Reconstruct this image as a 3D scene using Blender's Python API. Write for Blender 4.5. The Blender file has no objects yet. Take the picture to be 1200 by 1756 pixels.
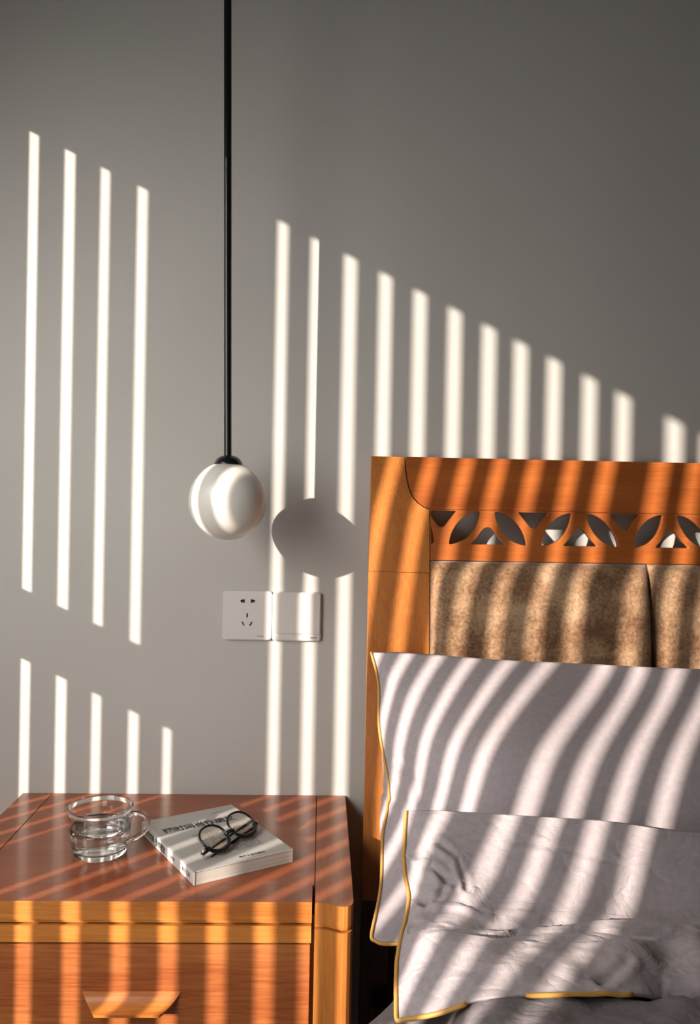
import bpy, bmesh, math, random
from mathutils import Vector, Matrix, noise
random.seed(7)
SC = bpy.context.scene
COL = SC.collection
PI = math.pi

# ------------------------------------------------------------------ camera
cam_d = bpy.data.cameras.new('camera')
cam_d.sensor_fit = 'VERTICAL'; cam_d.sensor_height = 24.0; cam_d.lens = 24.0 * 1450 / 1756
cam_d.clip_start = .02
cam = bpy.data.objects.new('camera', cam_d); COL.objects.link(cam)
fw = Vector((.0330, .99941, -.0090)).normalized()
rt = Vector((.99926, -.0328, .0199)); rt = (rt - rt.dot(fw) * fw).normalized()
up = rt.cross(fw)
cam.matrix_world = Matrix(((rt.x, up.x, -fw.x, 0), (rt.y, up.y, -fw.y, -1.4843),
                           (rt.z, up.z, -fw.z, 1.0628), (0, 0, 0, 1)))
SC.camera = cam

# ------------------------------------------------------------------ light
SX, SZ = .88, .4136          # the sun travels (SX, 1, -SZ)
w = bpy.data.worlds.new('world'); SC.world = w; w.use_nodes = True
w.node_tree.nodes['Background'].inputs[0].default_value = (.62, .74, .92, 1)
w.node_tree.nodes['Background'].inputs[1].default_value = .8
sun_d = bpy.data.lights.new('sun', 'SUN'); sun_d.energy = 9.3; sun_d.angle = math.radians(.50)
sun_d.color = (1.0, .895, .78)
sun = bpy.data.objects.new('sun', sun_d); COL.objects.link(sun)
sun.rotation_euler = Vector((SX, 1, -SZ)).to_track_quat('-Z', 'Y').to_euler()
sun.location = (-3, -3, 3)

def area(name, loc, direction, sx, sy, power, color):
    d = bpy.data.lights.new(name, 'AREA'); d.shape = 'RECTANGLE'; d.size = sx; d.size_y = sy
    d.energy = power; d.color = color
    o = bpy.data.objects.new(name, d); COL.objects.link(o); o.location = loc
    o.rotation_euler = Vector(direction).to_track_quat('-Z', 'Z').to_euler()
    return o
# daylight diffused by the window blinds, and an added fill lamp behind the camera
a = area('window_daylight', (-.80, -.93, 1.22), (SX, 1, -.62), .62, .95, 9.8, (1, .965, .90)); a.data.spread = math.radians(140)
area('rear_fill', (-.38, -3.3, .50), (0, 1, 0), .85, .8, 5.2, (1, .955, .89))

SC.view_settings.view_transform = 'Standard'; SC.view_settings.look = 'None'
SC.view_settings.gamma = 1; SC.view_settings.use_curve_mapping = False
SC.view_settings.exposure = 0.0

# ------------------------------------------------------------------ materials
def mat(name, color, rough=.6, spec=.5, **kw):
    m = bpy.data.materials.new(name); m.use_nodes = True
    b = m.node_tree.nodes['Principled BSDF']
    b.inputs['Base Color'].default_value = (*color, 1)
    b.inputs['Roughness'].default_value = rough
    b.inputs['Specular IOR Level'].default_value = spec
    for k, v in kw.items(): b.inputs[k.replace('_', ' ')].default_value = v
    return m

def noisy(name, c1, c2, scale=(10, 10, 10), nscale=1.0, rough=.6, spec=.5, bump=.0, detail=6, lo=.35, hi=.65,
          bscale=None, bdist=.001, coord='Object', **kw):
    m = mat(name, c1, rough, spec, **kw); nt = m.node_tree; N = nt.nodes; Lk = nt.links
    b = N['Principled BSDF']
    tc = N.new('ShaderNodeTexCoord'); mp = N.new('ShaderNodeMapping'); mp.inputs['Scale'].default_value = scale
    Lk.new(tc.outputs[coord], mp.inputs['Vector'])
    nz = N.new('ShaderNodeTexNoise'); nz.inputs['Scale'].default_value = nscale; nz.inputs['Detail'].default_value = detail
    Lk.new(mp.outputs[0], nz.inputs['Vector'])
    cr = N.new('ShaderNodeValToRGB'); cr.color_ramp.elements[0].position = lo; cr.color_ramp.elements[1].position = hi
    cr.color_ramp.elements[0].color = (*c1, 1); cr.color_ramp.elements[1].color = (*c2, 1)
    Lk.new(nz.outputs[0], cr.inputs[0]); Lk.new(cr.outputs[0], b.inputs['Base Color'])
    if bump:
        bp = N.new('ShaderNodeBump'); bp.inputs['Strength'].default_value = bump; bp.inputs['Distance'].default_value = bdist
        if bscale:
            n2 = N.new('ShaderNodeTexNoise'); n2.inputs['Scale'].default_value = bscale; n2.inputs['Detail'].default_value = 4
            Lk.new(tc.outputs[coord], n2.inputs['Vector']); Lk.new(n2.outputs[0], bp.inputs['Height'])
        else:
            Lk.new(nz.outputs[0], bp.inputs['Height'])
        Lk.new(bp.outputs[0], b.inputs['Normal'])
    return m

def wood(name, c1, c2, axis, rough=.35, coat=.0, spec=.5):
    """fine grain running along the axis over slow figure; object coordinates"""
    m = mat(name, c1, rough, spec); nt = m.node_tree; N = nt.nodes; Lk = nt.links; b = N['Principled BSDF']
    if coat: b.inputs['Coat Weight'].default_value = coat; b.inputs['Coat Roughness'].default_value = .10
    tc = N.new('ShaderNodeTexCoord')
    def layer(s_al, s_ac, detail):
        mp = N.new('ShaderNodeMapping')
        mp.inputs['Scale'].default_value = tuple(s_al if a == axis else s_ac for a in 'xyz')
        Lk.new(tc.outputs['Object'], mp.inputs['Vector'])
        n = N.new('ShaderNodeTexNoise'); n.inputs['Scale'].default_value = 1; n.inputs['Detail'].default_value = detail
        n.inputs['Distortion'].default_value = .4
        Lk.new(mp.outputs[0], n.inputs['Vector']); return n
    slow = layer(3, 22, 3); fine = layer(22, 420, 5)
    mx = N.new('ShaderNodeMath'); mx.operation = 'MULTIPLY_ADD'; mx.inputs[1].default_value = .45
    ms = N.new('ShaderNodeMath'); ms.operation = 'MULTIPLY'; ms.inputs[1].default_value = .55
    Lk.new(slow.outputs[0], ms.inputs[0]); Lk.new(fine.outputs[0], mx.inputs[0]); Lk.new(ms.outputs[0], mx.inputs[2])
    cr = N.new('ShaderNodeValToRGB'); cr.color_ramp.elements[0].position = .36; cr.color_ramp.elements[1].position = .62
    cr.color_ramp.elements[0].color = (*c1, 1); cr.color_ramp.elements[1].color = (*c2, 1)
    Lk.new(mx.outputs[0], cr.inputs[0]); Lk.new(cr.outputs[0], b.inputs['Base Color'])
    bp = N.new('ShaderNodeBump'); bp.inputs['Strength'].default_value = .12; bp.inputs['Distance'].default_value = .0006
    Lk.new(fine.outputs[0], bp.inputs['Height']); Lk.new(bp.outputs[0], b.inputs['Normal'])
    return m

def crinkled():
    m = noisy('crinkled_lavender_cotton', (.375, .325, .340), (.42, .365, .380), nscale=14, rough=.75, spec=.2, Sheen_Weight=.15)
    nt = m.node_tree; N = nt.nodes; Lk = nt.links; tc = N['Texture Coordinate']; prev = None
    for sc, dist, rid in ((26, .0055, True), (75, .0016, True), (240, .0005, False)):
        mp = N.new('ShaderNodeMapping'); mp.inputs['Scale'].default_value = (.7, 1, 1.5)
        mp.inputs['Rotation'].default_value = (0, .3, .4)
        Lk.new(tc.outputs['Object'], mp.inputs[0])
        n = N.new('ShaderNodeTexNoise'); n.inputs['Scale'].default_value = sc; n.inputs['Detail'].default_value = 2; n.inputs['Distortion'].default_value = .8
        Lk.new(mp.outputs[0], n.inputs['Vector']); h = n.outputs[0]
        if rid:
            a = N.new('ShaderNodeMath'); a.operation = 'SUBTRACT'; a.inputs[1].default_value = .5; Lk.new(h, a.inputs[0])
            b = N.new('ShaderNodeMath'); b.operation = 'ABSOLUTE'; Lk.new(a.outputs[0], b.inputs[0])
            c = N.new('ShaderNodeMath'); c.operation = 'POWER'; c.inputs[1].default_value = .7; Lk.new(b.outputs[0], c.inputs[0]); h = c.outputs[0]
        bp = N.new('ShaderNodeBump'); bp.inputs['Strength'].default_value = .5; bp.inputs['Distance'].default_value = dist
        Lk.new(h, bp.inputs['Height'])
        if prev: Lk.new(prev.outputs[0], bp.inputs['Normal'])
        prev = bp
    Lk.new(prev.outputs[0], N['Principled BSDF'].inputs['Normal'])
    return m

M = {}
M['wall'] = noisy('wall_paint', (.475, .455, .427), (.505, .484, .455), nscale=.3, rough=.75, spec=.25, bump=.12, bscale=900, bdist=.0004)
M['white'] = mat('white_paint', (.7, .68, .65), .6)
M['ceil'] = noisy('ceiling_paint', (.35, .33, .30), (.38, .36, .33), nscale=.3, rough=.9)
M['floor'] = wood('floor_wood', (.035, .02, .012), (.06, .035, .02), 'y', .5)
OR1, OR2 = (.41, .118, .022), (.60, .222, .045)
RD1, RD2 = (.29, .072, .020), (.48, .165, .048)
PO1, PO2 = (.37, .112, .023), (.54, .195, .042)
M['wood_x'] = wood('orange_wood_along_x', OR1, OR2, 'x', .38)
M['wood_y'] = wood('orange_wood_along_y', OR1, OR2, 'y', .38)
M['wood_z'] = wood('orange_wood_along_z', OR1, OR2, 'z', .38)
M['post_z'] = wood('headboard_wood_along_z', PO1, PO2, 'z', .38)
M['shade_x'] = wood('shaded_wood', (.05, .018, .008), (.08, .03, .012), 'y', .5)  # bed wood with the shade beside the bed put into its colour
M['red_x'] = wood('red_wood_along_x', RD1, RD2, 'x', .36)
M['top_x'] = wood('lacquered_top_along_x', (.225, .056, .019), (.33, .090, .032), 'x', .30, .35, .25)
M['top_y'] = wood('lacquered_top_along_y', (.235, .062, .021), (.34, .098, .032), 'y', .30, .35, .25)
M['head_x'] = wood('headboard_wood_along_x', (.29, .070, .015), (.43, .120, .024), 'x', .38)
M['black'] = mat('black_metal', (.006, .006, .007), .28)
M['opal'] = mat('opal_glass', (.66, .625, .575), .32, .5, Coat_Weight=.3, Coat_Roughness=.08)
M['plate'] = mat('plate_plastic', (.62, .58, .55), .42)
M['dark'] = mat('dark_recess', (.01, .01, .01), .7)
M['ink'] = mat('black_ink', (.02, .02, .022), .6)
M['greyink'] = mat('grey_ink', (.10, .095, .095), .6)
M['cover'] = noisy('book_cover_card', (.42, .395, .37), (.44, .415, .39), nscale=2, rough=.5)
M['spine'] = noisy('book_spine_card', (.60, .57, .54), (.63, .60, .57), nscale=2, rough=.5)
M['page'] = noisy('page_edges', (.55, .50, .44), (.78, .73, .66), scale=(3, 3, 1500), nscale=1, rough=.8, detail=2)
M['frame'] = mat('black_acetate', (.005, .005, .006), .3, .3)
M['chrome'] = mat('silver_metal', (.8, .78, .75), .2, Metallic=1.0)
M['pad'] = mat('clear_nose_pad', (.85, .84, .82), .15, Transmission_Weight=.4)
M['gold'] = noisy('gold_piping', (.48, .25, .055), (.60, .32, .08), nscale=300, rough=.5, spec=.4)
M['sheet'] = noisy('lavender_cotton', (.375, .325, .340), (.42, .365, .380), nscale=14, rough=.75, spec=.2, bump=.35, bscale=160,
                   bdist=.0012, Sheen_Weight=.15)
M['crinkled'] = crinkled()
M['mattress'] = noisy('mattress_ticking', (.05, .045, .045), (.07, .06, .06), nscale=10, rough=.9, spec=.1)

def velvet():
    m = mat('mottled_velvet', (.4, .25, .14), .7, .2, Sheen_Weight=.25); nt = m.node_tree; N = nt.nodes; Lk = nt.links
    b = N['Principled BSDF']; tc = N.new('ShaderNodeTexCoord')
    a = N.new('ShaderNodeTexNoise'); a.inputs['Scale'].default_value = 17; a.inputs['Detail'].default_value = 3
    c = N.new('ShaderNodeTexNoise'); c.inputs['Scale'].default_value = 190; c.inputs['Detail'].default_value = 6; c.inputs['Roughness'].default_value = .75
    Lk.new(tc.outputs['Object'], a.inputs['Vector']); Lk.new(tc.outputs['Object'], c.inputs['Vector'])
    ma = N.new('ShaderNodeMath'); ma.operation = 'ADD'; Lk.new(a.outputs[0], ma.inputs[0]); Lk.new(c.outputs[0], ma.inputs[1])
    mh = N.new('ShaderNodeMath'); mh.operation = 'MULTIPLY'; mh.inputs[1].default_value = .5; Lk.new(ma.outputs[0], mh.inputs[0])
    cr = N.new('ShaderNodeValToRGB'); e = cr.color_ramp.elements
    e[0].position = .40; e[0].color = (.15, .070, .032, 1); e[1].position = .62; e[1].color = (.50, .325, .195, 1)
    k = e.new(.5); k.color = (.29, .165, .088, 1)
    Lk.new(mh.outputs[0], cr.inputs[0]); Lk.new(cr.outputs[0], b.inputs['Base Color'])
    bp = N.new('ShaderNodeBump'); bp.inputs['Strength'].default_value = .6; bp.inputs['Distance'].default_value = .0015
    Lk.new(c.outputs[0], bp.inputs['Height']); Lk.new(bp.outputs[0], b.inputs['Normal'])
    return m
M['velvet'] = velvet()

def glass(name, ior, color=(1, 1, 1)):
    return mat(name, color, 0.0, .5, Transmission_Weight=1.0, IOR=ior)
M['glass'] = glass('clear_glass', 1.47, (.97, .98, .975)); M['water'] = glass('water', 1.33)
def lens_mat():
    m = bpy.data.materials.new('spectacle_lens'); m.use_nodes = True; nt = m.node_tree; N = nt.nodes; Lk = nt.links
    N.remove(N['Principled BSDF']); out = N['Material Output']
    t = N.new('ShaderNodeBsdfTransparent'); t.inputs[0].default_value = (.90, .87, .80, 1)
    g = N.new('ShaderNodeBsdfGlossy'); g.inputs['Roughness'].default_value = .02
    fr = N.new('ShaderNodeFresnel'); fr.inputs[0].default_value = 1.5
    mx = N.new('ShaderNodeMixShader'); Lk.new(fr.outputs[0], mx.inputs[0]); Lk.new(t.outputs[0], mx.inputs[1]); Lk.new(g.outputs[0], mx.inputs[2])
    Lk.new(mx.outputs[0], out.inputs[0]); return m
M['lens'] = lens_mat()

# ------------------------------------------------------------------ helpers
def tag(o, label=None, cat=None, group=None, kind=None):
    if label: o['label'] = label
    if cat: o['category'] = cat
    if group: o['group'] = group
    if kind: o['kind'] = kind
    return o

def empty(name, loc, label, cat, group=None):
    o = bpy.data.objects.new(name, None); COL.objects.link(o); o.location = loc; o.empty_display_size = .05
    return tag(o, label, cat, group)

def place(o, parent):
    """geometry is written in world coordinates; shift it into its parent's space"""
    if parent is not None:
        off = Vector((0, 0, 0)); p = parent
        while p is not None: off += Vector(p.location); p = p.parent
        o.parent = parent
        o.data.transform(Matrix.Translation(-off))
    return o

def link(name, bm, m, parent=None, smooth=False, bevel=0, seg=2):
    if bevel:
        bmesh.ops.bevel(bm, geom=[e for e in bm.edges if e.calc_face_angle(0) > .6], offset=bevel, segments=seg,
                        affect='EDGES', profile=.5)
    bmesh.ops.recalc_face_normals(bm, faces=bm.faces)
    me = bpy.data.meshes.new(name); bm.to_mesh(me); bm.free()
    me.materials.append(m)
    if smooth: me.shade_smooth()
    o = bpy.data.objects.new(name, me); COL.objects.link(o)
    return place(o, parent)

def box(bm, x0, x1, y0, y1, z0, z1):
    v = [bm.verts.new((x, y, z)) for x in (x0, x1) for y in (y0, y1) for z in (z0, z1)]
    for f in ((0, 1, 3, 2), (4, 6, 7, 5), (0, 4, 5, 1), (2, 3, 7, 6), (0, 2, 6, 4), (1, 5, 7, 3)):
        bm.faces.new([v[i] for i in f])
    return bm

def boxo(name, b, m, parent=None, bevel=0, seg=2):
    return link(name, box(bmesh.new(), *b), m, parent, bevel=bevel, seg=seg)

def prism(bm, pts, z0, z1, tf=lambda x, y, z: (x, y, z)):
    """closed outline extruded between z0 and z1; tf maps (a, b, height) to world"""
    lo = [bm.verts.new(tf(a, b, z0)) for a, b in pts]; hi = [bm.verts.new(tf(a, b, z1)) for a, b in pts]
    bm.faces.new(lo); bm.faces.new(hi); n = len(pts)
    for i in range(n): bm.faces.new((lo[i], lo[(i + 1) % n], hi[(i + 1) % n], hi[i]))
    return bm

def lathe(bm, prof, seg=48, c=(0, 0, 0), closed=False):
    rings = []
    for r, z in prof:
        if r < 1e-6: rings.append([bm.verts.new((c[0], c[1], c[2] + z))])
        else: rings.append([bm.verts.new((c[0] + r * math.cos(2 * PI * i / seg), c[1] + r * math.sin(2 * PI * i / seg), c[2] + z)) for i in range(seg)])
    pairs = list(zip(rings, rings[1:]))
    if closed: pairs.append((rings[-1], rings[0]))
    for A, B in pairs:
        for i in range(seg):
            j = (i + 1) % seg
            if len(A) == 1 and len(B) == 1: continue
            if len(A) == 1: bm.faces.new((A[0], B[i], B[j]))
            elif len(B) == 1: bm.faces.new((A[i], A[j], B[0]))
            else: bm.faces.new((A[i], A[j], B[j], B[i]))
    return bm

def crom(P, t):
    """Catmull-Rom through the points, t in 0..1"""
    n = len(P) - 1; s = min(max(t, 0), 1) * n; i = min(int(s), n - 1); f = s - i
    p1, p2 = Vector(P[i]), Vector(P[i + 1])
    p0 = Vector(P[i - 1]) if i > 0 else 2 * p1 - p2
    p3 = Vector(P[i + 2]) if i + 2 <= n else 2 * p2 - p1
    return .5 * (2 * p1 + (p2 - p0) * f + (2 * p0 - 5 * p1 + 4 * p2 - p3) * f * f + (3 * p1 - p0 - 3 * p2 + p3) * f ** 3)

def tube(bm, pts, r, seg=10, closed=False, flat=1.0, cap=True):
    """r: number or list; flat squashes the second axis"""
    n = len(pts); pts = [Vector(p) for p in pts]; rings = []; ref = None
    for i, p in enumerate(pts):
        a = pts[(i - 1) % n] if (closed or i > 0) else p
        b = pts[(i + 1) % n] if (closed or i < n - 1) else p
        t = (b - a).normalized()
        if ref is None:
            ref = Vector((0, 0, 1)) if abs(t.z) < .9 else Vector((1, 0, 0))
        ref = (ref - ref.dot(t) * t).normalized(); s = t.cross(ref)
        rr = r[i] if isinstance(r, (list, tuple)) else r
        rings.append([bm.verts.new(p + rr * (math.cos(2 * PI * k / seg) * s + math.sin(2 * PI * k / seg) * ref * flat)) for k in range(seg)])
    for i in range(n if closed else n - 1):
        A, B = rings[i], rings[(i + 1) % n]
        for k in range(seg): bm.faces.new((A[k], A[(k + 1) % seg], B[(k + 1) % seg], B[k]))
    if not closed and cap: bm.faces.new(rings[0]); bm.faces.new(rings[-1])
    return bm

def cut_panel(outline, holes, depth, ev=0.0):
    """bmesh of a flat panel in local x/y with real holes, thickness depth (z from -depth/2)"""
    cu = bpy.data.curves.new('tmp', 'CURVE'); cu.dimensions = '2D'; cu.fill_mode = 'BOTH'; cu.extrude = depth / 2
    for loop in [outline] + holes:
        sp = cu.splines.new('POLY'); sp.points.add(len(loop) - 1); sp.use_cyclic_u = True
        for p, (x, y) in zip(sp.points, loop): p.co = (x, y, 0, 1)
    o = bpy.data.objects.new('tmp', cu); COL.objects.link(o)
    dg = bpy.context.evaluated_depsgraph_get(); dg.update()
    me = bpy.data.meshes.new_from_object(o.evaluated_get(dg))
    bm = bmesh.new(); bm.from_mesh(me)
    bpy.data.objects.remove(o); bpy.data.curves.remove(cu); bpy.data.meshes.remove(me)
    bmesh.ops.remove_doubles(bm, verts=bm.verts, dist=1e-5)
    if ev:
        bmesh.ops.bevel(bm, geom=[e for e in bm.edges if len(e.link_faces) == 2 and e.calc_face_angle(0) > 1.4 and all(v.co.z > depth / 2 - 1e-5 for v in e.verts)],
                        offset=ev, segments=2, affect='EDGES', clamp_overlap=True)
    return bm

def text_bm(s, size, bold=0.0, width=None):
    """lettering as flat mesh in local x/y, centred"""
    cu = bpy.data.curves.new('tmp', 'FONT'); cu.body = s; cu.size = size; cu.offset = bold
    cu.align_x = 'CENTER'; cu.align_y = 'CENTER'; cu.extrude = .00005; cu.resolution_u = 3
    o = bpy.data.objects.new('tmp', cu); COL.objects.link(o)
    dg = bpy.context.evaluated_depsgraph_get(); dg.update()
    me = bpy.data.meshes.new_from_object(o.evaluated_get(dg)); bm = bmesh.new(); bm.from_mesh(me)
    bpy.data.objects.remove(o); bpy.data.curves.remove(cu); bpy.data.meshes.remove(me)
    xs = [v.co.x for v in bm.verts]; ys = [v.co.y for v in bm.verts]
    if xs:
        cx, cy = (min(xs) + max(xs)) / 2, (min(ys) + max(ys)) / 2
        k = width / (max(xs) - min(xs)) if width else 1
        for v in bm.verts: v.co.x = (v.co.x - cx) * k; v.co.y -= cy
    return bm

def rrect(cx, cy, wx, wy, r, n=6):
    out = []
    for sx, sy, a0 in ((1, 1, 0), (-1, 1, 90), (-1, -1, 180), (1, -1, 270)):
        for k in range(n + 1):
            a = math.radians(a0 + 90 * k / n)
            out.append((cx + sx * (wx / 2 - r) + r * math.cos(a), cy + sy * (wy / 2 - r) + r * math.sin(a)))
    return out

# ------------------------------------------------------------------ room
XL, XR, YN, ZC = -.85, 2.7, -3.5, 2.7
def struct(name, b, m): return tag(boxo(name, b, m), kind='structure')
struct('floor', (XL - .1, XR + .1, YN - .1, .1, -.05, 0), M['floor'])
struct('wall_back', (XL - .05, XR + .1, 0, .1, 0, ZC), M['wall'])
struct('wall_right', (XR, XR + .1, YN, 0, 0, ZC), M['wall'])
struct('wall_near', (XL - .1, XR + .1, YN - .1, YN, 0, ZC), M['wall'])
struct('ceiling', (XL - .1, XR + .1, YN - .1, .1, ZC, ZC + .08), M['ceil'])
# left wall around two window openings (A near the bed wall, B beyond)
WA = (-.80, -.30, .20, 1.92); WB = (-1.98, -.82, .14, 1.98)
bm = bmesh.new(); xw0, xw1 = XL - .02, XL
box(bm, xw0, xw1, WA[1], 0, 0, ZC); box(bm, xw0, xw1, WB[1], WA[0], 0, ZC); box(bm, xw0, xw1, YN, WB[0], 0, ZC)
for W_ in (WA, WB):
    box(bm, xw0, xw1, W_[0], W_[1], 0, W_[2]); box(bm, xw0, xw1, W_[0], W_[1], W_[3], ZC)
tag(link('wall_left', bm, M['wall']), kind='structure')

def ys(X): return -(X + .85) / SX
def window(name, wr, zr, slits, jambs, transom=None, short=()):
    """frame members and vertical slats; the gaps between slats are the slits"""
    y0, y1 = wr[0], wr[1]; t0, t1 = XL - .001, XL + .001
    fr = tag(link(name, box(bmesh.new(), t0, t1, y0 - .02, y1 + .02, zr[1], wr[3] + .02), M['white']), kind='structure')
    boxo('window_sill', (t0 - .002, t1 + .03, y0 - .03, y1 + .03, wr[2] - .02, zr[0]), M['white'], fr)
    slits = [(X, wd * (.92 if name == 'window_1' else .86)) for X, wd in slits]
    edges = sorted([(ys(X) - wd / SX / 2 - .0009, ys(X) + wd / SX / 2 + .0009) for X, wd in slits])
    prev = y0 - .02
    for a, b in edges + [(y1 + .02, None)]:
        boxo('slat', (t0, t1, prev, a, zr[0], zr[1]), M['white'], fr); prev = b
    if transom: boxo('transom', (t0, t1, y0 - .02, y1 + .02, *transom), M['white'], fr)
    for X, wd, z0, z1 in short:
        boxo('slat', (t0, t1, ys(X) - wd, ys(X) + wd, z0, z1), M['white'], fr)
window('window_1', WA, (.26, 1.853), [(-.5094, .0175), (-.4475, .0195), (-.3864, .0170), (-.3218, .0185), (-.263, .0145)],
       None, (.941, 1.062), [(-.263, .02, 1.0, 1.853)])
window('window_2', WB, (.22, 1.915), [(-.0775, .0200), (-.0180, .0225), (.0415, .0245), (.1038, .0245), (.165, .025), (.227, .026),
       (.288, .026), (.345, .026), (.405, .026), (.469, .026), (.530, .028), (.6225, .032), (.684, .027), (.745, .027), (.806, .027)], None)

# ------------------------------------------------------------------ nightstand
ns = empty('nightstand', (-.23, -.2, 0), 'orange-stained wooden bedside cabinet with one visible drawer, under the pendant lamp', 'cabinet')
def strip_plan(mirror=False, front=True, off=0.0):
    """plan of the moulded side strip, bulging forward beyond the drawer front"""
    fr = [(.0008, -.4015), (.008, -.4018), (.0157, -.4032), (.022, -.4058), (.0275, -.4092), (.033, -.4117), (.038, -.4125),
          (.043, -.4112), (.047, -.4075), (.0495, -.4020), (.0505, -.3950)]
    pts = [(x - off * .3, y + off) if i > 5 else (x, y + off) for i, (x, y) in enumerate(fr)]
    pts = pts + [(.0505 - off, -.001), (.0008, -.001)]
    if mirror: pts = [(-.4590 - x, y) for x, y in pts]
    return pts
# table top: centre board, front lip, two side strips
link('top_board', box(bmesh.new(), -.4580, -.0004, -.3518, -.001, .526, .5500), M['top_x'], ns, bevel=.0006)
link('top_lip', box(bmesh.new(), -.4585, -.0030, -.4000, -.3523, .526, .5499), M['wood_x'], ns, bevel=.0010).data.materials.clear()
lip = ns.children[-1]; lip.data.materials.append(M['wood_x']); lip.data.materials.append(M['top_x'])
for p in lip.data.polygons:
    if p.normal.z > .8: p.material_index = 1
for mir in (False, True):
    o = link('side_strip', prism(bmesh.new(), strip_plan(mir), .5225, .5500), M['wood_z'], ns, bevel=.0008)
    o.data.materials.append(M['top_y'])
    for p in o.data.polygons:
        if p.normal.z > .8: p.material_index = 1
# recessed rails in the groove
boxo('groove_rail', (-.4585, -.003, -.3982, -.02, .5222, .5262), M['wood_x'], ns, bevel=.0008)
for mir in (False, True):
    link('groove_rail', prism(bmesh.new(), strip_plan(mir, off=.0020), .5185, .5227), M['wood_z'], ns)
    link('corner_post', prism(prism(bmesh.new(), strip_plan(mir, off=.012), .515, .519), strip_plan(mir, off=.0004), .02, .5155), M['wood_z'], ns, bevel=.0008)
boxo('apron', (-.4585, -.0035, -.4, -.38, .4972, .5187), M['wood_x'], ns, bevel=.0010)
boxo('carcass', (-.4582, .0002, -.376, -.004, .03, .5225), M['wood_x'], ns)
def drawer(z0, z1):
    d = boxo('drawer_front', (-.4565, -.0048, -.399, -.377, z0, z1), M['red_x'], ns, bevel=.0012)
    # curved pull: a concave lip sweeping out and down, narrower at its lower edge
    bm = bmesh.new(); zt = z1 - .0605; rows = []; N_ = 9; Mx = 16
    for side in (0, 1):
        for i in range(N_):
            t = i / (N_ - 1); a = t * PI / 2
            y = -.3995 - .0235 * (1 - math.cos(a)) ** .9; z = zt - .0165 * math.sin(a)
            if side: y += .0025 * math.cos(a) + .0003; z -= .0028 * math.sin(a) + .0006
            sq = t ** 1.15
            xa = -.2946 + .0222 * sq - .0005 * math.sin(PI * t); xb = -.1686 - .0232 * sq + .0005 * math.sin(PI * t)
            rows.append([bm.verts.new((xa + (xb - xa) * k / Mx, y, z)) for k in range(Mx + 1)])
    F, B = rows[:N_], rows[N_:]
    for G in (F, B):
        for i in range(N_ - 1):
            for k in range(Mx): bm.faces.new((G[i][k], G[i][k + 1], G[i + 1][k + 1], G[i + 1][k]))
    for k in range(Mx):
        bm.faces.new((F[0][k], F[0][k + 1], B[0][k + 1], B[0][k])); bm.faces.new((F[-1][k], F[-1][k + 1], B[-1][k + 1], B[-1][k]))
    for i in range(N_ - 1):
        bm.faces.new((F[i][0], F[i + 1][0], B[i + 1][0], B[i][0])); bm.faces.new((F[i][-1], F[i + 1][-1], B[i + 1][-1], B[i][-1]))
    h = link('handle', bm, M['wood_x'], d)
    h.data.shade_smooth(); h.data.set_sharp_from_angle(angle=.7)
drawer(.285, .4945); drawer(.065, .280)

# ------------------------------------------------------------------ headboard and bed
ZK = [(0.0, .150), (.30, .145), (.60, .134), (.83, .1147), (.95, .0965), (1.00, .0875), (1.06, .0735), (1.10, .0605), (1.15, .0445), (1.2, .028)]
def yc(z):
    for (a, ya), (b, yb) in zip(ZK, ZK[1:]):
        if z <= b: return ya + (yb - ya) * (z - a) / (b - a)
    return ZK[-1][1]
def bend(bm, off, steps=.02):
    """panel in local x/y(=height)/z(=depth) -> curved headboard plane, off pushes forward"""
    zs = [v.co.y for v in bm.verts]; lo, hi = min(zs), max(zs)
    k = math.ceil(lo / steps) * steps
    while k < hi:
        bmesh.ops.bisect_plane(bm, geom=bm.verts[:] + bm.edges[:] + bm.faces[:], plane_co=(0, k, 0), plane_no=(0, 1, 0), dist=1e-6); k += steps
    for v in bm.verts:
        x, z, d = v.co; v.co = (x, -yc(z) - off - d, z)
    return bm
T = .024
hb = empty('headboard', (.9, -.1, 0), 'orange wooden headboard with a pierced leaf fretwork band and velvet panels', 'headboard')
XE = 1.735                                         # right end
def mirx(p): return [(.0785 + XE - x, z) for x, z in p]
seam = [(.1398, 1.1458), (.1405, 1.128), (.1430, 1.106), (.1470, 1.0895), (.1535, 1.0760), (.1615, 1.0675), (.1710, 1.0610), (.1800, 1.0580)]
post_hi = [(.0823, 1.1458), (.0785, .9535), (.1788, .9520), (.1796, 1.0572)] + seam[::-1]
post_hi = [(.0823, 1.1458), (.0785, .9538), (.1788, .9526), (.1792, 1.0564)] + [(x - .0016, z - .0008) for x, z in seam[::-1][1:]]
post_lo = [(.0785, .9530), (.0763, .43), (.1772, .43), (.1788, .9518)]
post_foot = [(.0768, .4297), (.0748, .0), (.1765, .0), (.1768, .4297)]
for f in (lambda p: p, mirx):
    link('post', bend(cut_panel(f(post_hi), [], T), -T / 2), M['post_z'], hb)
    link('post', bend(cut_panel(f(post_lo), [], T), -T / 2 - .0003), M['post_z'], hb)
    link('shaded_post_foot', bend(cut_panel(f(post_foot), [], T), -T / 2 - .0003), M['shade_x'], hb)  # lower end of the post, shade of the gap painted in
rail = [(x + .0008, z) for x, z in seam] + [(XE - .1015, 1.0580)] + [(.0785 + XE - x - .0008, z) for x, z in seam[::-1]]
link('top_rail', bend(cut_panel(rail, [], T), -T / 2 + .0004), M['head_x'], hb)
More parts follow.
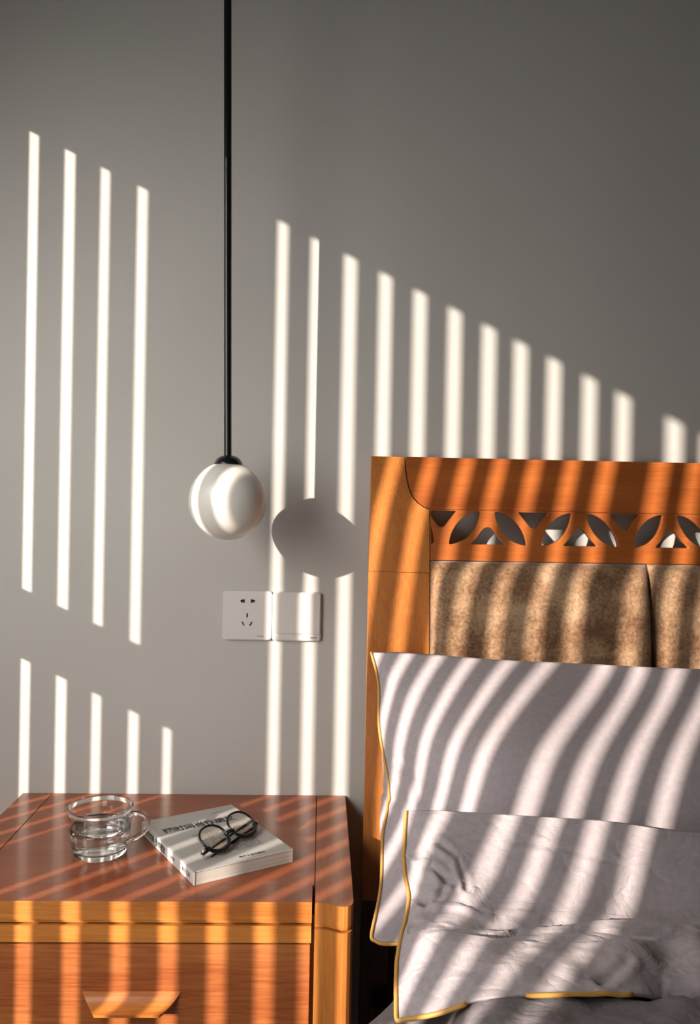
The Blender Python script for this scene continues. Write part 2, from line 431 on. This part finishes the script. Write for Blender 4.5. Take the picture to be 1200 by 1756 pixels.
# fretwork
P = .1553; X0 = .1994; Z0 = 1.0553
def sm(pts, n=3):
    """rounded closed loop"""
    out = []; m_ = len(pts)
    for i in range(m_):
        for k in range(n):
            t = k / n; p0, p1, p2, p3 = (Vector((*pts[(i + j) % m_], 0)) for j in (-1, 0, 1, 2))
            q = .5 * (2 * p1 + (p2 - p0) * t + (2 * p0 - 5 * p1 + 4 * p2 - p3) * t * t + (3 * p1 - p0 - 3 * p2 + p3) * t ** 3)
            out.append((q.x, q.y))
    return out
tri_d = [(-24.5, 0), (-25, -1.2), (-20, -8), (-12, -18), (-6.5, -25), (-3.5, -27), (3.5, -27), (6.5, -25), (12, -18), (20, -8), (25, -1.2), (24.5, 0)]
leaf = [(12.4, -54), (12.6, -50), (15.5, -39), (21, -28), (29, -17), (40, -8), (50, -3), (61, 0), (65, -1.2), (65.3, -5), (63, -15.6),
        (54.6, -33), (41, -46.8), (27, -53), (18, -55.3), (13.2, -55.5)]
tri_u = [(-28.5, -55), (-28, -53), (-19.5, -44), (-11, -32.5), (-6, -27.5), (0, -25.5), (6, -27.5), (11, -32.5), (19.5, -44), (28, -53), (28.5, -55)]
holes = []
nper = 9
for k in range(nper + 1):
    ox = X0 + P * k
    def add(p, c=0, mir=False):
        q = [((c - x) if mir else (c + x), z) for x, z in p]
        q = [(ox + x / 1000, Z0 + z / 1000) for x, z in q]
        q = [(min(max(x, .1818), XE - .1030), z) for x, z in q]
        if max(x for x, _ in q) - min(x for x, _ in q) > .004: holes.append(q)
    add(tri_d)
    if k == 0: add([(-18, -55), (-12.6, -54), (-12.6, -48), (-13.5, -42), (-15.5, -33), (-18, -24)])
    if k < nper:
        add(sm(leaf, 2)); add(sm(leaf, 2), P * 1000, True); add(tri_u, P * 500)
lx1 = XE - .1015
link('fretwork', bend(cut_panel([(.1805, 1.0575), (.1805, .9735), (lx1, .9735), (lx1, 1.0575)], holes, .014), -.0085, .01), M['head_x'], hb)
# padded velvet panels
PR = [(.9725, .0950), (.969, .104), (.960, .1120), (.945, .1200), (.925, .1285), (.905, .1340), (.868, .1410), (.832, .1455), (.76, .1500), (.60, .155), (.45, .150)]
def prof(z):
    for (a, ya), (b, yb) in zip(PR, PR[1:]):
        if z >= b: return ya + (yb - ya) * (z - a) / (b - a)
    return PR[-1][1]
bounds = [.1795, .5432, .906, 1.269, 1.632]
for i, (xa, xb) in enumerate(zip(bounds, bounds[1:])):
    bm = bmesh.new(); nx, nz = 60, 70; G = []
    for a in range(nz + 1):
        z = .972 - (.972 - .46) * (a / nz) ** 1.3; row = []
        for b in range(nx + 1):
            u = b / nx; x = xa + .0008 + (xb - xa - .0016) * u
            e = min(u, 1 - u) * (xb - xa); k = 1 - max(0, 1 - e / .016) ** 2.2
            dz = .0016 * noise.noise(Vector((x * 14, z * 9, i))) * k
            base = yc(z) - .004
            row.append(bm.verts.new((x, -(base + (prof(z) - base) * (.25 + .75 * k) + dz), z)))
        G.append(row)
    for a in range(nz):
        for b in range(nx): bm.faces.new((G[a][b], G[a][b + 1], G[a + 1][b + 1], G[a + 1][b]))
    # closed back
    bk = [[bm.verts.new((r[0].co.x, -yc(r[0].co.z) + .02, r[0].co.z)), bm.verts.new((r[-1].co.x, -yc(r[0].co.z) + .02, r[0].co.z))] for r in G]
    for a in range(nz):
        bm.faces.new((bk[a][0], bk[a][1], bk[a + 1][1], bk[a + 1][0]))
        bm.faces.new((G[a][0], G[a + 1][0], bk[a + 1][0], bk[a][0])); bm.faces.new((G[a][-1], bk[a][1], bk[a + 1][1], G[a + 1][-1]))
    bm.faces.new(G[0] + [bk[0][1], bk[0][0]]); bm.faces.new(G[-1] + [bk[-1][1], bk[-1][0]])
    link('velvet_panel', bm, M['velvet'], hb, smooth=True)

bed = empty('bed', (.9, -1.1, 0), 'low wooden bed base with dark mattress, below the pillows', 'bed')
boxo('side_rail', (.085, .115, -2.08, -.21, .10, .30), M['shade_x'], bed, bevel=.003)  # rail colour darkened to stand for the shade in the gap
boxo('side_rail', (1.69, 1.72, -2.08, -.21, .10, .30), M['shade_x'], bed, bevel=.003)
boxo('foot_rail', (.085, 1.72, -2.11, -2.08, .0, .34), M['wood_x'], bed, bevel=.003)
boxo('mattress', (.114, 1.685, -2.05, -.205, .25, .488), M['mattress'], bed, bevel=.03, seg=4)

# ------------------------------------------------------------------ bedding
def grid_surf(K, u, v):
    """K[row][col] control points, v along rows, u along columns"""
    return crom([crom(r, u) for r in K], v)

def seg_dist(p, poly):
    best = 9; sgn = 0
    for a, b in zip(poly, poly[1:]):
        a, b = Vector(a), Vector(b); d = b - a; t = min(max((p - a).dot(d) / d.length_squared, 0), 1)
        q = p - (a + d * t)
        if q.length < best: best = q.length; sgn = q.z + q.y
    return best, (1 if sgn > 0 else -1)

def ridged(p): return 1 - abs(noise.noise(p)) * 2

def pillow(name, K, back, label, nu, nv, wr, creases, power=1.0, mt='sheet'):
    root = empty(name, K[len(K) // 2][0], label, 'pillow')
    F = []
    for a in range(nv + 1):
        v = a / nv; row = []
        for b in range(nu + 1):
            u = (b / nu) ** power
            row.append(grid_surf(K, u, v))
        F.append(row)
    W = []
    for a in range(nv + 1):
        row = []
        for b in range(nu + 1):
            p = F[a][b]
            du = F[a][min(b + 1, nu)] - F[a][max(b - 1, 0)]; dv = F[min(a + 1, nv)][b] - F[max(a - 1, 0)][b]
            n = dv.cross(du).normalized()
            if n.y > 0: n = -n
            u, v = b / nu, a / nv
            ed = min(1, 9 * u, 9 * (1 - u), 7 * v, 7 * (1 - v))
            d = wr(p, u, v) * (.25 + .75 * ed)
            for poly, dep, wid in creases:
                ds, sg = seg_dist(p, poly)
                if dep < 0:      # a fold: the cloth below laps over the cloth above
                    d += -(-dep) * math.exp(-ds / wid) if sg > 0 else .55 * (-dep) * math.exp(-ds / (wid * .7))
                elif ds < wid * 4:
                    d += -dep * math.exp(-(ds / wid) ** 2) + dep * .7 * math.exp(-((ds - 2.0 * wid) / (wid * 1.1)) ** 2) * (1 if sg < 0 else .35)
            row.append(p + n * d)
        W.append(row)
    bm = bmesh.new()
    FV = [[bm.verts.new(p) for p in r] for r in W]
    BV = []
    for a in range(nv + 1):
        r = []
        for b in range(nu + 1):
            if a in (0, nv) or b in (0, nu): r.append(FV[a][b])
            else: r.append(bm.verts.new(back(W[a][b], (b / nu) ** power, a / nv)))
        BV.append(r)
    for a in range(nv):
        for b in range(nu):
            bm.faces.new((FV[a][b], FV[a][b + 1], FV[a + 1][b + 1], FV[a + 1][b]))
            q = [BV[a][b], BV[a + 1][b], BV[a + 1][b + 1], BV[a][b + 1]]
            try: bm.faces.new(q)
            except ValueError: pass
    border = [W[0][b] for b in range(nu + 1)] + [W[a][nu] for a in range(1, nv + 1)] + \
             [W[nv][b] for b in range(nu - 1, -1, -1)] + [W[a][0] for a in range(nv - 1, 0, -1)]
    border = [p.copy() for p in border]
    link('pillowcase', bm, M[mt], root, smooth=True)
    return root, W, border

# --- rear pillow
KB = [
 [(.0826,-.150,.8299), (.1388,-.170,.8333), (.2702,-.200,.8297), (.4039,-.205,.8262), (.5368,-.235,.8267), (.70,-.205,.82), (.80,-.17,.81)],
 [(.0925,-.180,.7901), (.1400,-.230,.7780), (.2700,-.262,.7900), (.4200,-.262,.7900), (.5600,-.277,.790), (.71,-.25,.785), (.805,-.20,.785)],
 [(.0933,-.215,.7252), (.1280,-.258,.7270), (.2400,-.342,.7350), (.4000,-.352,.7340), (.5600,-.357,.735), (.72,-.31,.73), (.81,-.24,.73)],
 [(.1056,-.258,.6500), (.1300,-.285,.6640), (.2200,-.384,.6720), (.3600,-.402,.6710), (.5300,-.410,.662), (.72,-.36,.66), (.81,-.28,.66)],
 [(.0935,-.317,.6045), (.1280,-.345,.6100), (.2200,-.418,.6150), (.3600,-.426,.6150), (.5300,-.430,.605), (.72,-.40,.60), (.81,-.33,.60)],
 [(.0868,-.385,.5650), (.1250,-.405,.5700), (.2200,-.432,.5700), (.3600,-.438,.5700), (.5300,-.440,.567), (.72,-.42,.56), (.80,-.38,.56)],
 [(.0690,-.470,.5400), (.0983,-.474,.5366), (.2200,-.440,.5360), (.3600,-.444,.5360), (.5300,-.444,.530), (.70,-.44,.53), (.79,-.42,.53)]]
def wrB(p, u, v):
    d = .0012 * noise.noise(Vector((p.x * 9, p.z * 9, 3.1)))
    # puckers along the left seam
    k = math.exp(-(u * 9) ** 1.3)
    d += k * .0035 * noise.noise(Vector((p.x * 22, p.z * 34, 1.7)))
    k2 = math.exp(-((v - .62) / .2) ** 2) * math.exp(-(u * 5) ** 2)
    d += k2 * .004 * noise.noise(Vector((p.x * 30, p.z * 18 + p.x * 20, 5.5)))
    return d
def backB(p, u, v):
    s = (math.sin(PI * u) * math.sin(PI * v)) ** .45
    yb = min(-.162, -.148 - .02 * (v > .5)); 
    return Vector((p.x - .040 * s * math.exp(-((v - .55) / .17) ** 2) * math.exp(-(u / .07) ** 2), p.y + (yb - p.y) * s * .97, p.z))
crB = [([(.115, -.26, .70), (.150, -.31, .655), (.165, -.34, .645)], .0035, .006),
       ([(.107, -.27, .64), (.125, -.31, .648), (.150, -.33, .66)], .002, .005)]
rootB, WB_, bdB = pillow('pillow', KB, backB, 'plump lavender-grey pillow with gold piping, leaning on the velvet headboard', 110, 100, wrB, crB, 1.25)

def piping(W, root, left=True, bottom_to=None, top=False, r=.0024, name='gold_piping', parts=None):
    for pts in parts:
        bm = tube(bmesh.new(), pts, r, 8)
        link(name, bm, M['gold'], root, smooth=True)
nv_, nu_ = len(WB_) - 1, len(WB_[0]) - 1
left = [WB_[a][0] + Vector((-.0008, -.0015, 0)) for a in range(0, nv_ + 1)]
bot = [WB_[nv_][b] + Vector((0, -.0012, -.001)) for b in range(1, nu_ + 1)]
def round_corner(pts, i, n):
    """smooth a corner in a polyline around index i"""
    for _ in range(n):
        for j in range(max(1, i - n), min(len(pts) - 1, i + n)):
            pts[j] = (pts[j - 1] + pts[j] * 2 + pts[j + 1]) / 4
    return pts
path = round_corner(left + bot, len(left), 6)
right = [WB_[a][nu_] for a in range(nv_ - 1, -1, -1)]
piping(None, rootB, parts=[path + right], r=.0021)

# --- front pillow
KF = [
 [(.1165,-.400,.6692), (.1611,-.420,.6768), (.2411,-.432,.6767), (.3507,-.448,.6762), (.4734,-.460,.6665), (.64,-.44,.66), (.76,-.40,.65)],
 [(.1132,-.418,.6410), (.1520,-.450,.6500), (.2400,-.453,.6500), (.3600,-.468,.6500), (.4800,-.476,.6430), (.65,-.46,.635), (.77,-.41,.63)],
 [(.1113,-.445,.6120), (.1450,-.476,.6240), (.2200,-.480,.6200), (.3600,-.489,.6180), (.4800,-.492,.6150), (.65,-.48,.61), (.775,-.43,.60)],
 [(.1138,-.475,.5925), (.1450,-.505,.5990), (.2100,-.510,.6010), (.3600,-.510,.5940), (.4800,-.512,.5920), (.65,-.51,.59), (.775,-.46,.58)],
 [(.1083,-.501,.5815), (.1380,-.534,.5930), (.2000,-.541,.5890), (.3500,-.541,.5870), (.4800,-.536,.5880), (.65,-.53,.585), (.775,-.50,.57)],
 [(.0995,-.531,.5700), (.1270,-.562,.5910), (.1950,-.575,.5900), (.3300,-.576,.5890), (.4700,-.566,.5850), (.65,-.56,.58), (.77,-.54,.56)],
 [(.0921,-.566,.5560), (.1180,-.600,.5650), (.1900,-.612,.5830), (.3200,-.610,.5820), (.4600,-.594,.5720), (.64,-.59,.565), (.77,-.57,.55)],
 [(.0870,-.622,.5340), (.1250,-.643,.5540), (.1828,-.650,.5743), (.3100,-.643,.5730), (.4400,-.612,.5460), (.63,-.61,.545), (.76,-.60,.54)]]
def wrF(p, u, v):
    q = Vector((p.x * 13, p.y * 17, p.z * 17))
    d = .0036 * noise.noise(q + Vector((4, 1, 2)))
    kl = math.exp(-((u - .12) / .10) ** 2) * math.exp(-((v - .42) / .2) ** 2)
    q2 = Vector((p.x * 34 + p.z * 30, p.z * 52 - p.x * 14, 2.2))
    d += kl * .0065 * (noise.noise(q2) + .5 * noise.noise(q2 * 2.1))
    q3 = Vector((p.x * 26, p.y * 60, 8.2))
    d += .0013 * ridged(q3) * (.35 + .65 * (v > .45))
    kr = math.exp(-((u - .55) / .14) ** 2) * math.exp(-((v - .8) / .18) ** 2)
    d += kr * .008 * noise.noise(Vector((p.x * 28, p.y * 22 + p.x * 10, .3)))
    return d
def backF(p, u, v):
    s = (math.sin(PI * u) * math.sin(PI * v)) ** .5
    return Vector((p.x, p.y + .012 * s, p.z - .038 * s * (.6 + .4 * v)))
crF = [([(.2000,-.546,.579), (.2385,-.540,.5842), (.2797,-.535,.5864), (.3418,-.530,.5888), (.4481,-.520,.5877), (.60, -.52, .585)], -.0085, .013),
       ([(.1307,-.498,.5950), (.1703,-.505,.5960), (.1959,-.518,.5900)], .0050, .0045),
       ([(.1530,-.455,.650), (.1723,-.470,.640), (.1773,-.485,.6238), (.1793,-.495,.6144)], .0045, .0042),
       ([(.1117,-.440,.6343), (.1457,-.460,.6240), (.1558,-.488,.6130), (.1436,-.503,.6030)], .0040, .0040),
       ([(.1400,-.470,.6250), (.1650,-.490,.6150)], .0035, .004),
       ([(.3577,-.620,.5480), (.3685,-.600,.5650), (.3891,-.580,.5760)], .0110, .017),
       ([(.2953,-.632,.5790), (.3109,-.622,.5810), (.3300,-.606,.5830)], .0040, .005),
       ([(.4200,-.600,.5600), (.4400,-.570,.5800), (.4500,-.550,.5860)], .0060, .009),
       ([(.24,-.452,.652), (.30,-.462,.646), (.36,-.475,.636)], .0012, .004)]
rootF, WF_, bdF = pillow('pillow', KF, backF, 'crumpled lavender-grey pillow with gold piping, lying in front of the taller pillow', 220, 210, wrF, crF, 1.25, 'crinkled')
nv_, nu_ = len(WF_) - 1, len(WF_[0]) - 1
left = [WF_[a][0] + Vector((-.0008, -.0015, .0004)) for a in range(0, nv_ + 1)]
bot = []
for b in range(1, nu_ + 1):
    p = WF_[nv_][b] + Vector((0, -.0012, -.0006)); x = p.x
    # the seam rolls under the pillow between x .155 and .215, and again past .325
    tuck = 1.4 * max(0, min((x - .150) / .015, (.216 - x) / .008, 1)) if x < .25 else 1.6 * max(0, min((x - .322) / .012, 1))
    bot.append(p + Vector((0, .011 * tuck, -.0036 * tuck)))
path = round_corner(left + bot, len(left), 7)
piping(None, rootF, parts=[path + [WF_[a][nu_] for a in range(nv_ - 1, -1, -1)]], r=.0025)

# --- duvet
def smooth01(t): t = min(max(t, 0), 1); return t * t * (3 - 2 * t)
bm = bmesh.new(); nx, ny = 190, 200; G = []
for j in range(ny + 1):
    t = (j / ny) ** 1.7; y = -.47 - 1.63 * t; row = []
    xl = .096 - .06 * smooth01((-.50 - y) / .12)
    for i in range(nx + 1):
        s = (i / nx) ** 1.35 * 1.85 - .14           # negative: hanging down the side
        k = smooth01((s + .03) / .06)
        x = xl + max(s, 0) + .010 * (1 - k) - (.012 if s < 0 else 0) * smooth01(-s / .05)
        z = .520 + min(s, 0) * 1.0 * (1 - .0 * k)
        z -= .020 * (1 - smooth01((s + .0) / .05))
        q = Vector((x * 9, y * 9, 1.3)); q2 = Vector((x * 22 + y * 10, y * 30 - x * 6, 4.4))
        amp = smooth01((s + .01) / .05)
        z += amp * (.010 * noise.noise(q) + .010 * abs(noise.noise(q2)) + .003 * noise.noise(q2 * 2.3) - .004)
        if s < 0: x += .008 * noise.noise(Vector((y * 14, z * 8, 2)))
        z -= .012 * (1 - smooth01((-.47 - y) / .03))
        z += .050 * smooth01((x - .115) / .05) * smooth01((-.592 - y) / .05) * (1 - smooth01((-.665 - y) / .22))
        row.append(bm.verts.new((x, y, z)))
    G.append(row)
for j in range(ny):
    for i in range(nx): bm.faces.new((G[j][i], G[j + 1][i], G[j + 1][i + 1], G[j][i + 1]))
ex = bmesh.ops.solidify(bm, geom=bm.faces[:], thickness=.012)
dv = link('duvet', bm, M['crinkled'], None, smooth=True)
tag(dv, 'crumpled lavender-grey duvet spread over the bed below the pillows', 'duvet')

# ------------------------------------------------------------------ pendant lamp
bc = Vector((-.1472, -.16, 1.0644)); R0 = .0608
pl = empty('pendant_lamp', bc, 'white globe pendant lamp hanging on a long black rod beside the bed', 'lamp')
bm = bmesh.new(); bmesh.ops.create_uvsphere(bm, u_segments=64, v_segments=40, radius=R0)
bmesh.ops.translate(bm, verts=bm.verts, vec=bc)
link('globe', bm, M['opal'], pl, smooth=True)
tilt = Vector((-.0165, -.0185, 1)).normalized()
bm = bmesh.new(); lathe(bm, [(0, .0712), (.006, .0710), (.0130, .0690), (.0185, .0650), (.0218, .0590), (.0225, .0560), (.0205, .0550), (0, .0550)], 48, bc)
link('cap', bm, M['black'], pl, smooth=True)
top = bc + tilt * (2.7 - bc.z)
bm = tube(bmesh.new(), [bc + tilt * .069, bc + tilt * .07, bc + tilt * .8, top], .0059, 20)
o = link('rod', bm, M['black'], pl, smooth=True)
bm = lathe(bmesh.new(), [(0, 0), (.05, 0), (.05, -.02), (.045, -.025), (0, -.025)], 40, (top.x, top.y, 2.7))
link('ceiling_rose', bm, M['black'], pl, smooth=False)

# ------------------------------------------------------------------ wall plates
def plate_tf(bm, cx, cz, yf):
    """local x/y panel -> stands on the wall, local +z to the room"""
    for v in bm.verts: x, y, d = v.co; v.co = (cx + x, yf - d, cz + y)
    return bm
sk = empty('power_socket', (-.1268, 0, .8660), 'square white five-hole power socket plate on the grey wall', 'socket')
sw = empty('wall_switch', (-.0408, 0, .8648), 'square white one-rocker wall switch plate right of the five-hole socket', 'switch')
S_ = .0852
slots = []
def slot(cx, cy, wx, wy, ang):
    a = math.radians(ang)
    return [(cx + x * math.cos(a) - y * math.sin(a), cy + x * math.sin(a) + y * math.cos(a)) for x, y in ((-wx/2, -wy/2), (wx/2, -wy/2), (wx/2, wy/2), (-wx/2, wy/2))]
def pin(cx, cy, s):
    pts = [(s * .0036, -.0036), (s * .0036, .0036), (s * .0012, .0030), (s * .0002, .0027)]
    pts += [(s * (-.0012 - .0030 * math.sin(math.radians(a))), .0026 * math.cos(math.radians(a))) for a in range(20, 161, 20)]
    pts += [(s * .0002, -.0027), (s * .0012, -.0030)]
    return [(cx + x, cy + y) for x, y in pts]
slots = [pin(-.0082, .0246, 1), pin(.0090, .0249, -1), slot(-.0001, -.0003, .0026, .0075, 0), slot(-.0070, -.0148, .0024, .0080, 30), slot(.0067, -.0148, .0024, .0080, -30)]
bm = cut_panel(rrect(0, 0, S_, S_, .006), slots, .007, .0005)
o = link('plate', plate_tf(bm, -.1268, .8660, -.0036), M['plate'], sk)
bm = bmesh.new(); box(bm, -.1268 - .036, -.1268 + .036, -.0040, -.0010, .866 - .036, .866 + .036)
link('socket_core', bm, M['dark'], sk)
bm = cut_panel(rrect(0, 0, S_, S_, .006), [], .0065, .0009)
link('plate', plate_tf(bm, -.0408, .8648, -.0034), M['plate'], sw)
bm = cut_panel(rrect(0, .0057, .0810, .0695, .003), [], .0040, .0005)
link('rocker', plate_tf(bm, -.0408, .8648, -.0074), M['plate'], sw, )
bm = cut_panel(rrect(0, -.03595, .0810, .0096, .002), [], .0036, .0005)
link('trim_strip', plate_tf(bm, -.0408, .8648, -.0070), M['plate'], sw)
for root, cx, cz, yf in ((sk, -.1035, .8300, -.00715), (sw, -.0100, .8290, -.0091)):
    bm = text_bm('Schneider', .0030, .00006, .0125)
    link('lettering', plate_tf(bm, cx, cz, yf), M['greyink'], root)

# ------------------------------------------------------------------ book
ba = math.radians(31.0); ux = Vector((math.cos(ba), math.sin(ba), 0)); uy = Vector((-math.sin(ba), math.cos(ba), 0))
b0 = Vector((-.1600, -.3560, .5503)); BW, BL, BT = .1500, .2080, .0175
bk = empty('book', b0 + ux * BW / 2 + uy * BL / 2, 'grey paperback book with black title lettering, under the folded spectacles', 'book')
def bx(x, y, z): return b0 + ux * x + uy * y + Vector((0, 0, z))
def bbox(name, x0, x1, y0, y1, z0, z1, m, bevel=0, lift=0):
    bm = box(bmesh.new(), x0, x1, y0, y1, z0, z1)
    if bevel: bmesh.ops.bevel(bm, geom=bm.edges[:], offset=bevel, segments=2, affect='EDGES')
    for v in bm.verts: v.co = bx(*v.co)
    return link(name, bm, m, bk)
bbox('page_block', .0012, BW - .0008, .0006, BL - .0006, .0005, BT - .0005, M['page'])
bbox('front_cover', 0, BW, 0, BL, BT - .0003, BT + .0003, M['cover'])
bbox('back_cover', 0, BW, 0, BL, 0, .0005, M['cover'])
bbox('spine', -.0010, .0010, 0, BL, 0, BT + .0003, M['spine'], .0004)
bbox('cover_border', .0008, BW, 0, .0022, BT + .0002, BT + .00045, M['spine'])
bbox('cover_border', .0008, .0026, 0, BL, BT + .0002, BT + .00045, M['spine'])
def on_cover(bm, cx, cy, rot=0):
    c, s = math.cos(rot), math.sin(rot)
    for v in bm.verts: x, y, d = v.co; v.co = bx(cx + x * c - y * s, cy + x * s + y * c, BT + .00055 + d)
    return bm
link('title', on_cover(text_bm('把时间当作朋友', .0190, .00055, .116), .0715, .1545), M['ink'], bk)
bbox('printed_line', .104, .124, .186, .1868, BT + .0004, BT + .0005, M['ink'])
# tiny running text as rows of dashes
bm = bmesh.new()
for r in range(22):
    y = .118 - r * .0038; x = .045
    while x < .122:
        wd = random.uniform(.0012, .0030)
        if random.random() < .82 and x + wd < .124:
            h = .0016
            vs = [bm.verts.new((x + a, y + b, 0)) for a, b in ((0, 0), (wd, 0), (wd, h), (0, h))]; bm.faces.new(vs)
        x += wd + .0008
for v in bm.verts: x, y, d = v.co; v.co = bx(x, y, BT + .00055)
link('small_print', bm, M['greyink'], bk)['kind'] = 'stuff'
link('imprint_line', on_cover(text_bm('电子工业出版社', .0058, .0001, .040), .092, .0145), M['ink'], bk)
def on_spine(bm, along, up_=0):
    # reads down the spine: local x runs toward the reader end
    for v in bm.verts: x, y, d = v.co; v.co = bx(-.00115 - d, along - x, BT / 2 + y + up_)
    return bm
link('spine_title', on_spine(text_bm('把时间', .0110, .00040, .0330), .170), M['ink'], bk)
link('spine_title', on_spine(text_bm('当作朋友', .0110, .00040, .0400), .126), M['ink'], bk)
link('spine_print', on_spine(text_bm('与时间', .0050, .00010, .0200), .080), M['greyink'], bk)
link('spine_print', on_spine(text_bm('电子工业', .0066, .00015, .0280), .028), M['ink'], bk)

# ------------------------------------------------------------------ spectacles
gl_c = (Vector((-.1428, -.2862, .5870)) + Vector((-.1104, -.2334, .5870))) / 2
A_ = Vector((.0324, .0528, 0)).normalized()                 # left lens -> right lens
tl = math.radians(36)
Pp = Vector((A_.y, -A_.x, 0))                               # to the right and toward the reader
B_ = Pp * math.cos(tl) - Vector((0, 0, 1)) * math.sin(tl)   # toward the brow, resting on the book
N_ = A_.cross(B_).normalized()
if N_.z < 0: N_ = -N_
gs = empty('spectacles', gl_c, 'black round-rimmed spectacles lying folded on the grey book', 'glasses')
def gp(a, b, n): return gl_c + A_ * a + B_ * b + N_ * n
hd = .0315
def rim_pts(s, n=48, grow=0.0):
    out = []
    for k in range(n):
        t = 2 * PI * k / n; c, si = math.cos(t), math.sin(t)
        ra, rb = .0248 + grow, .0208 + grow
        if si > 0: rb *= 1.0; 
        x = ra * math.copysign(abs(c) ** .88, c); y = rb * math.copysign(abs(si) ** .92, si)
        out.append((s * hd + x, y))
    return out
for s in (-1, 1):
    pts = [gp(a, b, 0) for a, b in rim_pts(s)]
    rr = [.0017 + .0016 * max(0, math.sin(2 * PI * k / 48)) ** 1.2 for k in range(48)]
    link('rim', tube(bmesh.new(), pts, rr, 8, closed=True), M['frame'], gs, smooth=True)
    bm = bmesh.new(); lp = rim_pts(s, 48, -.0004)
    c1 = bm.verts.new(gp(s * hd, 0, .0022)); ring = [bm.verts.new(gp(a, b, 0)) for a, b in lp]
    mid = [bm.verts.new(gp(s * hd + (a - s * hd) * .55, b * .55, .0016)) for a, b in lp]
    for k in range(48):
        j = (k + 1) % 48; bm.faces.new((mid[k], mid[j], c1)); bm.faces.new((ring[k], ring[j], mid[j], mid[k]))
    link('lens', bm, M['lens'], gs, smooth=True)
    # end piece toward the temple
    e0 = s * (hd + .0235)
    bm = tube(bmesh.new(), [gp(e0 - s * .003, .0100, 0), gp(e0 + s * .002, .0100, -.0005), gp(e0 + s * .006, .0100, -.003), gp(e0 + s * .0075, .0100, -.0070)], [.0030, .0030, .0028, .0022], 10, flat=1.3)
    link('end_piece', bm, M['frame'], gs, smooth=True)
    hx = e0 + s * .0072
    link('hinge_plate', tube(bmesh.new(), [gp(e0 + s * .0052, .0085, .0002), gp(e0 + s * .0072, .0085, -.0020), gp(e0 + s * .0086, .0085, -.0050)], [.0021, .0025, .0021], 10), M['chrome'], gs, smooth=True)
    bm = tube(bmesh.new(), [gp(hx, .0072, -.0068), gp(hx, .0135, -.0068)], .0019, 10)
    link('hinge', bm, M['chrome'], gs, smooth=True)
    # folded temple running back under the lenses
    dep = .0085 if s < 0 else .0115
    path = [gp(hx, .0100, -.0075), gp(hx - s * .004, .0098, -dep), gp(hx - s * .04, .0065 if s < 0 else .0120, -dep), gp(hx - s * .085, .0030 if s < 0 else .0150, -dep),
            gp(hx - s * .105, .0020 if s < 0 else .0180, -dep - .0002), gp(hx - s * .125, .0000 if s < 0 else .0225, -dep - .001)]
    link('temple', tube(bmesh.new(), path, [.0018, .0020, .0018, .0018, .0024, .0026], 10), M['frame'], gs, smooth=True)
    # nose pad
    bm = bmesh.new(); bmesh.ops.create_uvsphere(bm, u_segments=16, v_segments=10, radius=1)
    for v in bm.verts: v.co = gp(s * .0062 + v.co.x * .0018, -.0010 + v.co.y * .0050, -.0035 + v.co.z * .0035)
    link('nose_pad', bm, M['pad'], gs, smooth=True)
link('bridge', tube(bmesh.new(), [gp(-.0085, .0035, 0), gp(-.004, .0020, .0010), gp(0, .0014, .0014), gp(.004, .0020, .0010), gp(.0085, .0035, 0)], [.0032, .0029, .0027, .0029, .0032], 10), M['frame'], gs, smooth=True)

# ------------------------------------------------------------------ glass mug and water
mc = Vector((-.3125, -.2505, .5502))
mug = empty('glass_mug', mc, 'clear glass mug with a loop handle, half full of water, left of the book', 'mug')
HM = .0680
def ro(z): t = z / HM; return .0388 + .0072 * t ** 1.0
outer = [(0, .0008), (.030, .0008), (.0335, 0), (.0358, .0004), (.0378, .0030), (.0388, .0075)] + [(ro(z), z) for z in (.014, .022, .032, .042, .052, .060, .0655)]
lipp = [(ro(HM) + .0006, .0664), (ro(HM) + .0006, .0680), (ro(HM) - .0004, .0690), (ro(HM) - .0014, .0692), (ro(HM) - .0026, .0685), (ro(HM) - .0029, .0670), (ro(HM) - .0026, .0654)]
TH = .0024
inner = [(ro(z) - TH, z) for z in (.060, .052, .042, .032, .022, .014)] + [(.0345, .0095), (.0310, .0072), (.020, .0062), (0, .0060)]
bm = lathe(bmesh.new(), outer + lipp + inner, 96, mc)
link('mug_body', bm, M['glass'], mug, smooth=True)
hp = [(-.2725 - .0003, .0570), (-.2650, .0600), (-.2550, .0605), (-.2460, .0560), (-.2425, .0470), (-.2455, .0370), (-.2540, .0290), (-.2650, .0225), (-.2740, .0180)]
hp = [Vector((x, mc.y - .006 - .003 * (i / 8), mc.z + z)) for i, (x, z) in enumerate(hp)]
hs = [crom(hp, k / 40) for k in range(41)]
rr = [.0036 + .0016 * max(0, 1 - k / 6) + .0010 * max(0, 1 - (40 - k) / 6) for k in range(41)]
link('mug_handle', tube(bmesh.new(), hs, rr, 16), M['glass'], mug, smooth=True)
wl = .0415
def ri(z): return ro(z) - TH + .00012
wp = [(0, .00588), (.020, .00608), (.0310, .00708), (.0346, .0094), (ri(.014), .014), (ri(.022), .022), (ri(.032), .032), (ri(wl), wl + .0006), (ri(wl) - .0010, wl + .0001), (ri(wl) - .003, wl - .0001), (0, wl - .0001)]
wt = link('water', lathe(bmesh.new(), wp, 96, mc), M['water'], None, smooth=True)
tag(wt, 'still clear water filling the lower part of the glass mug', 'water')
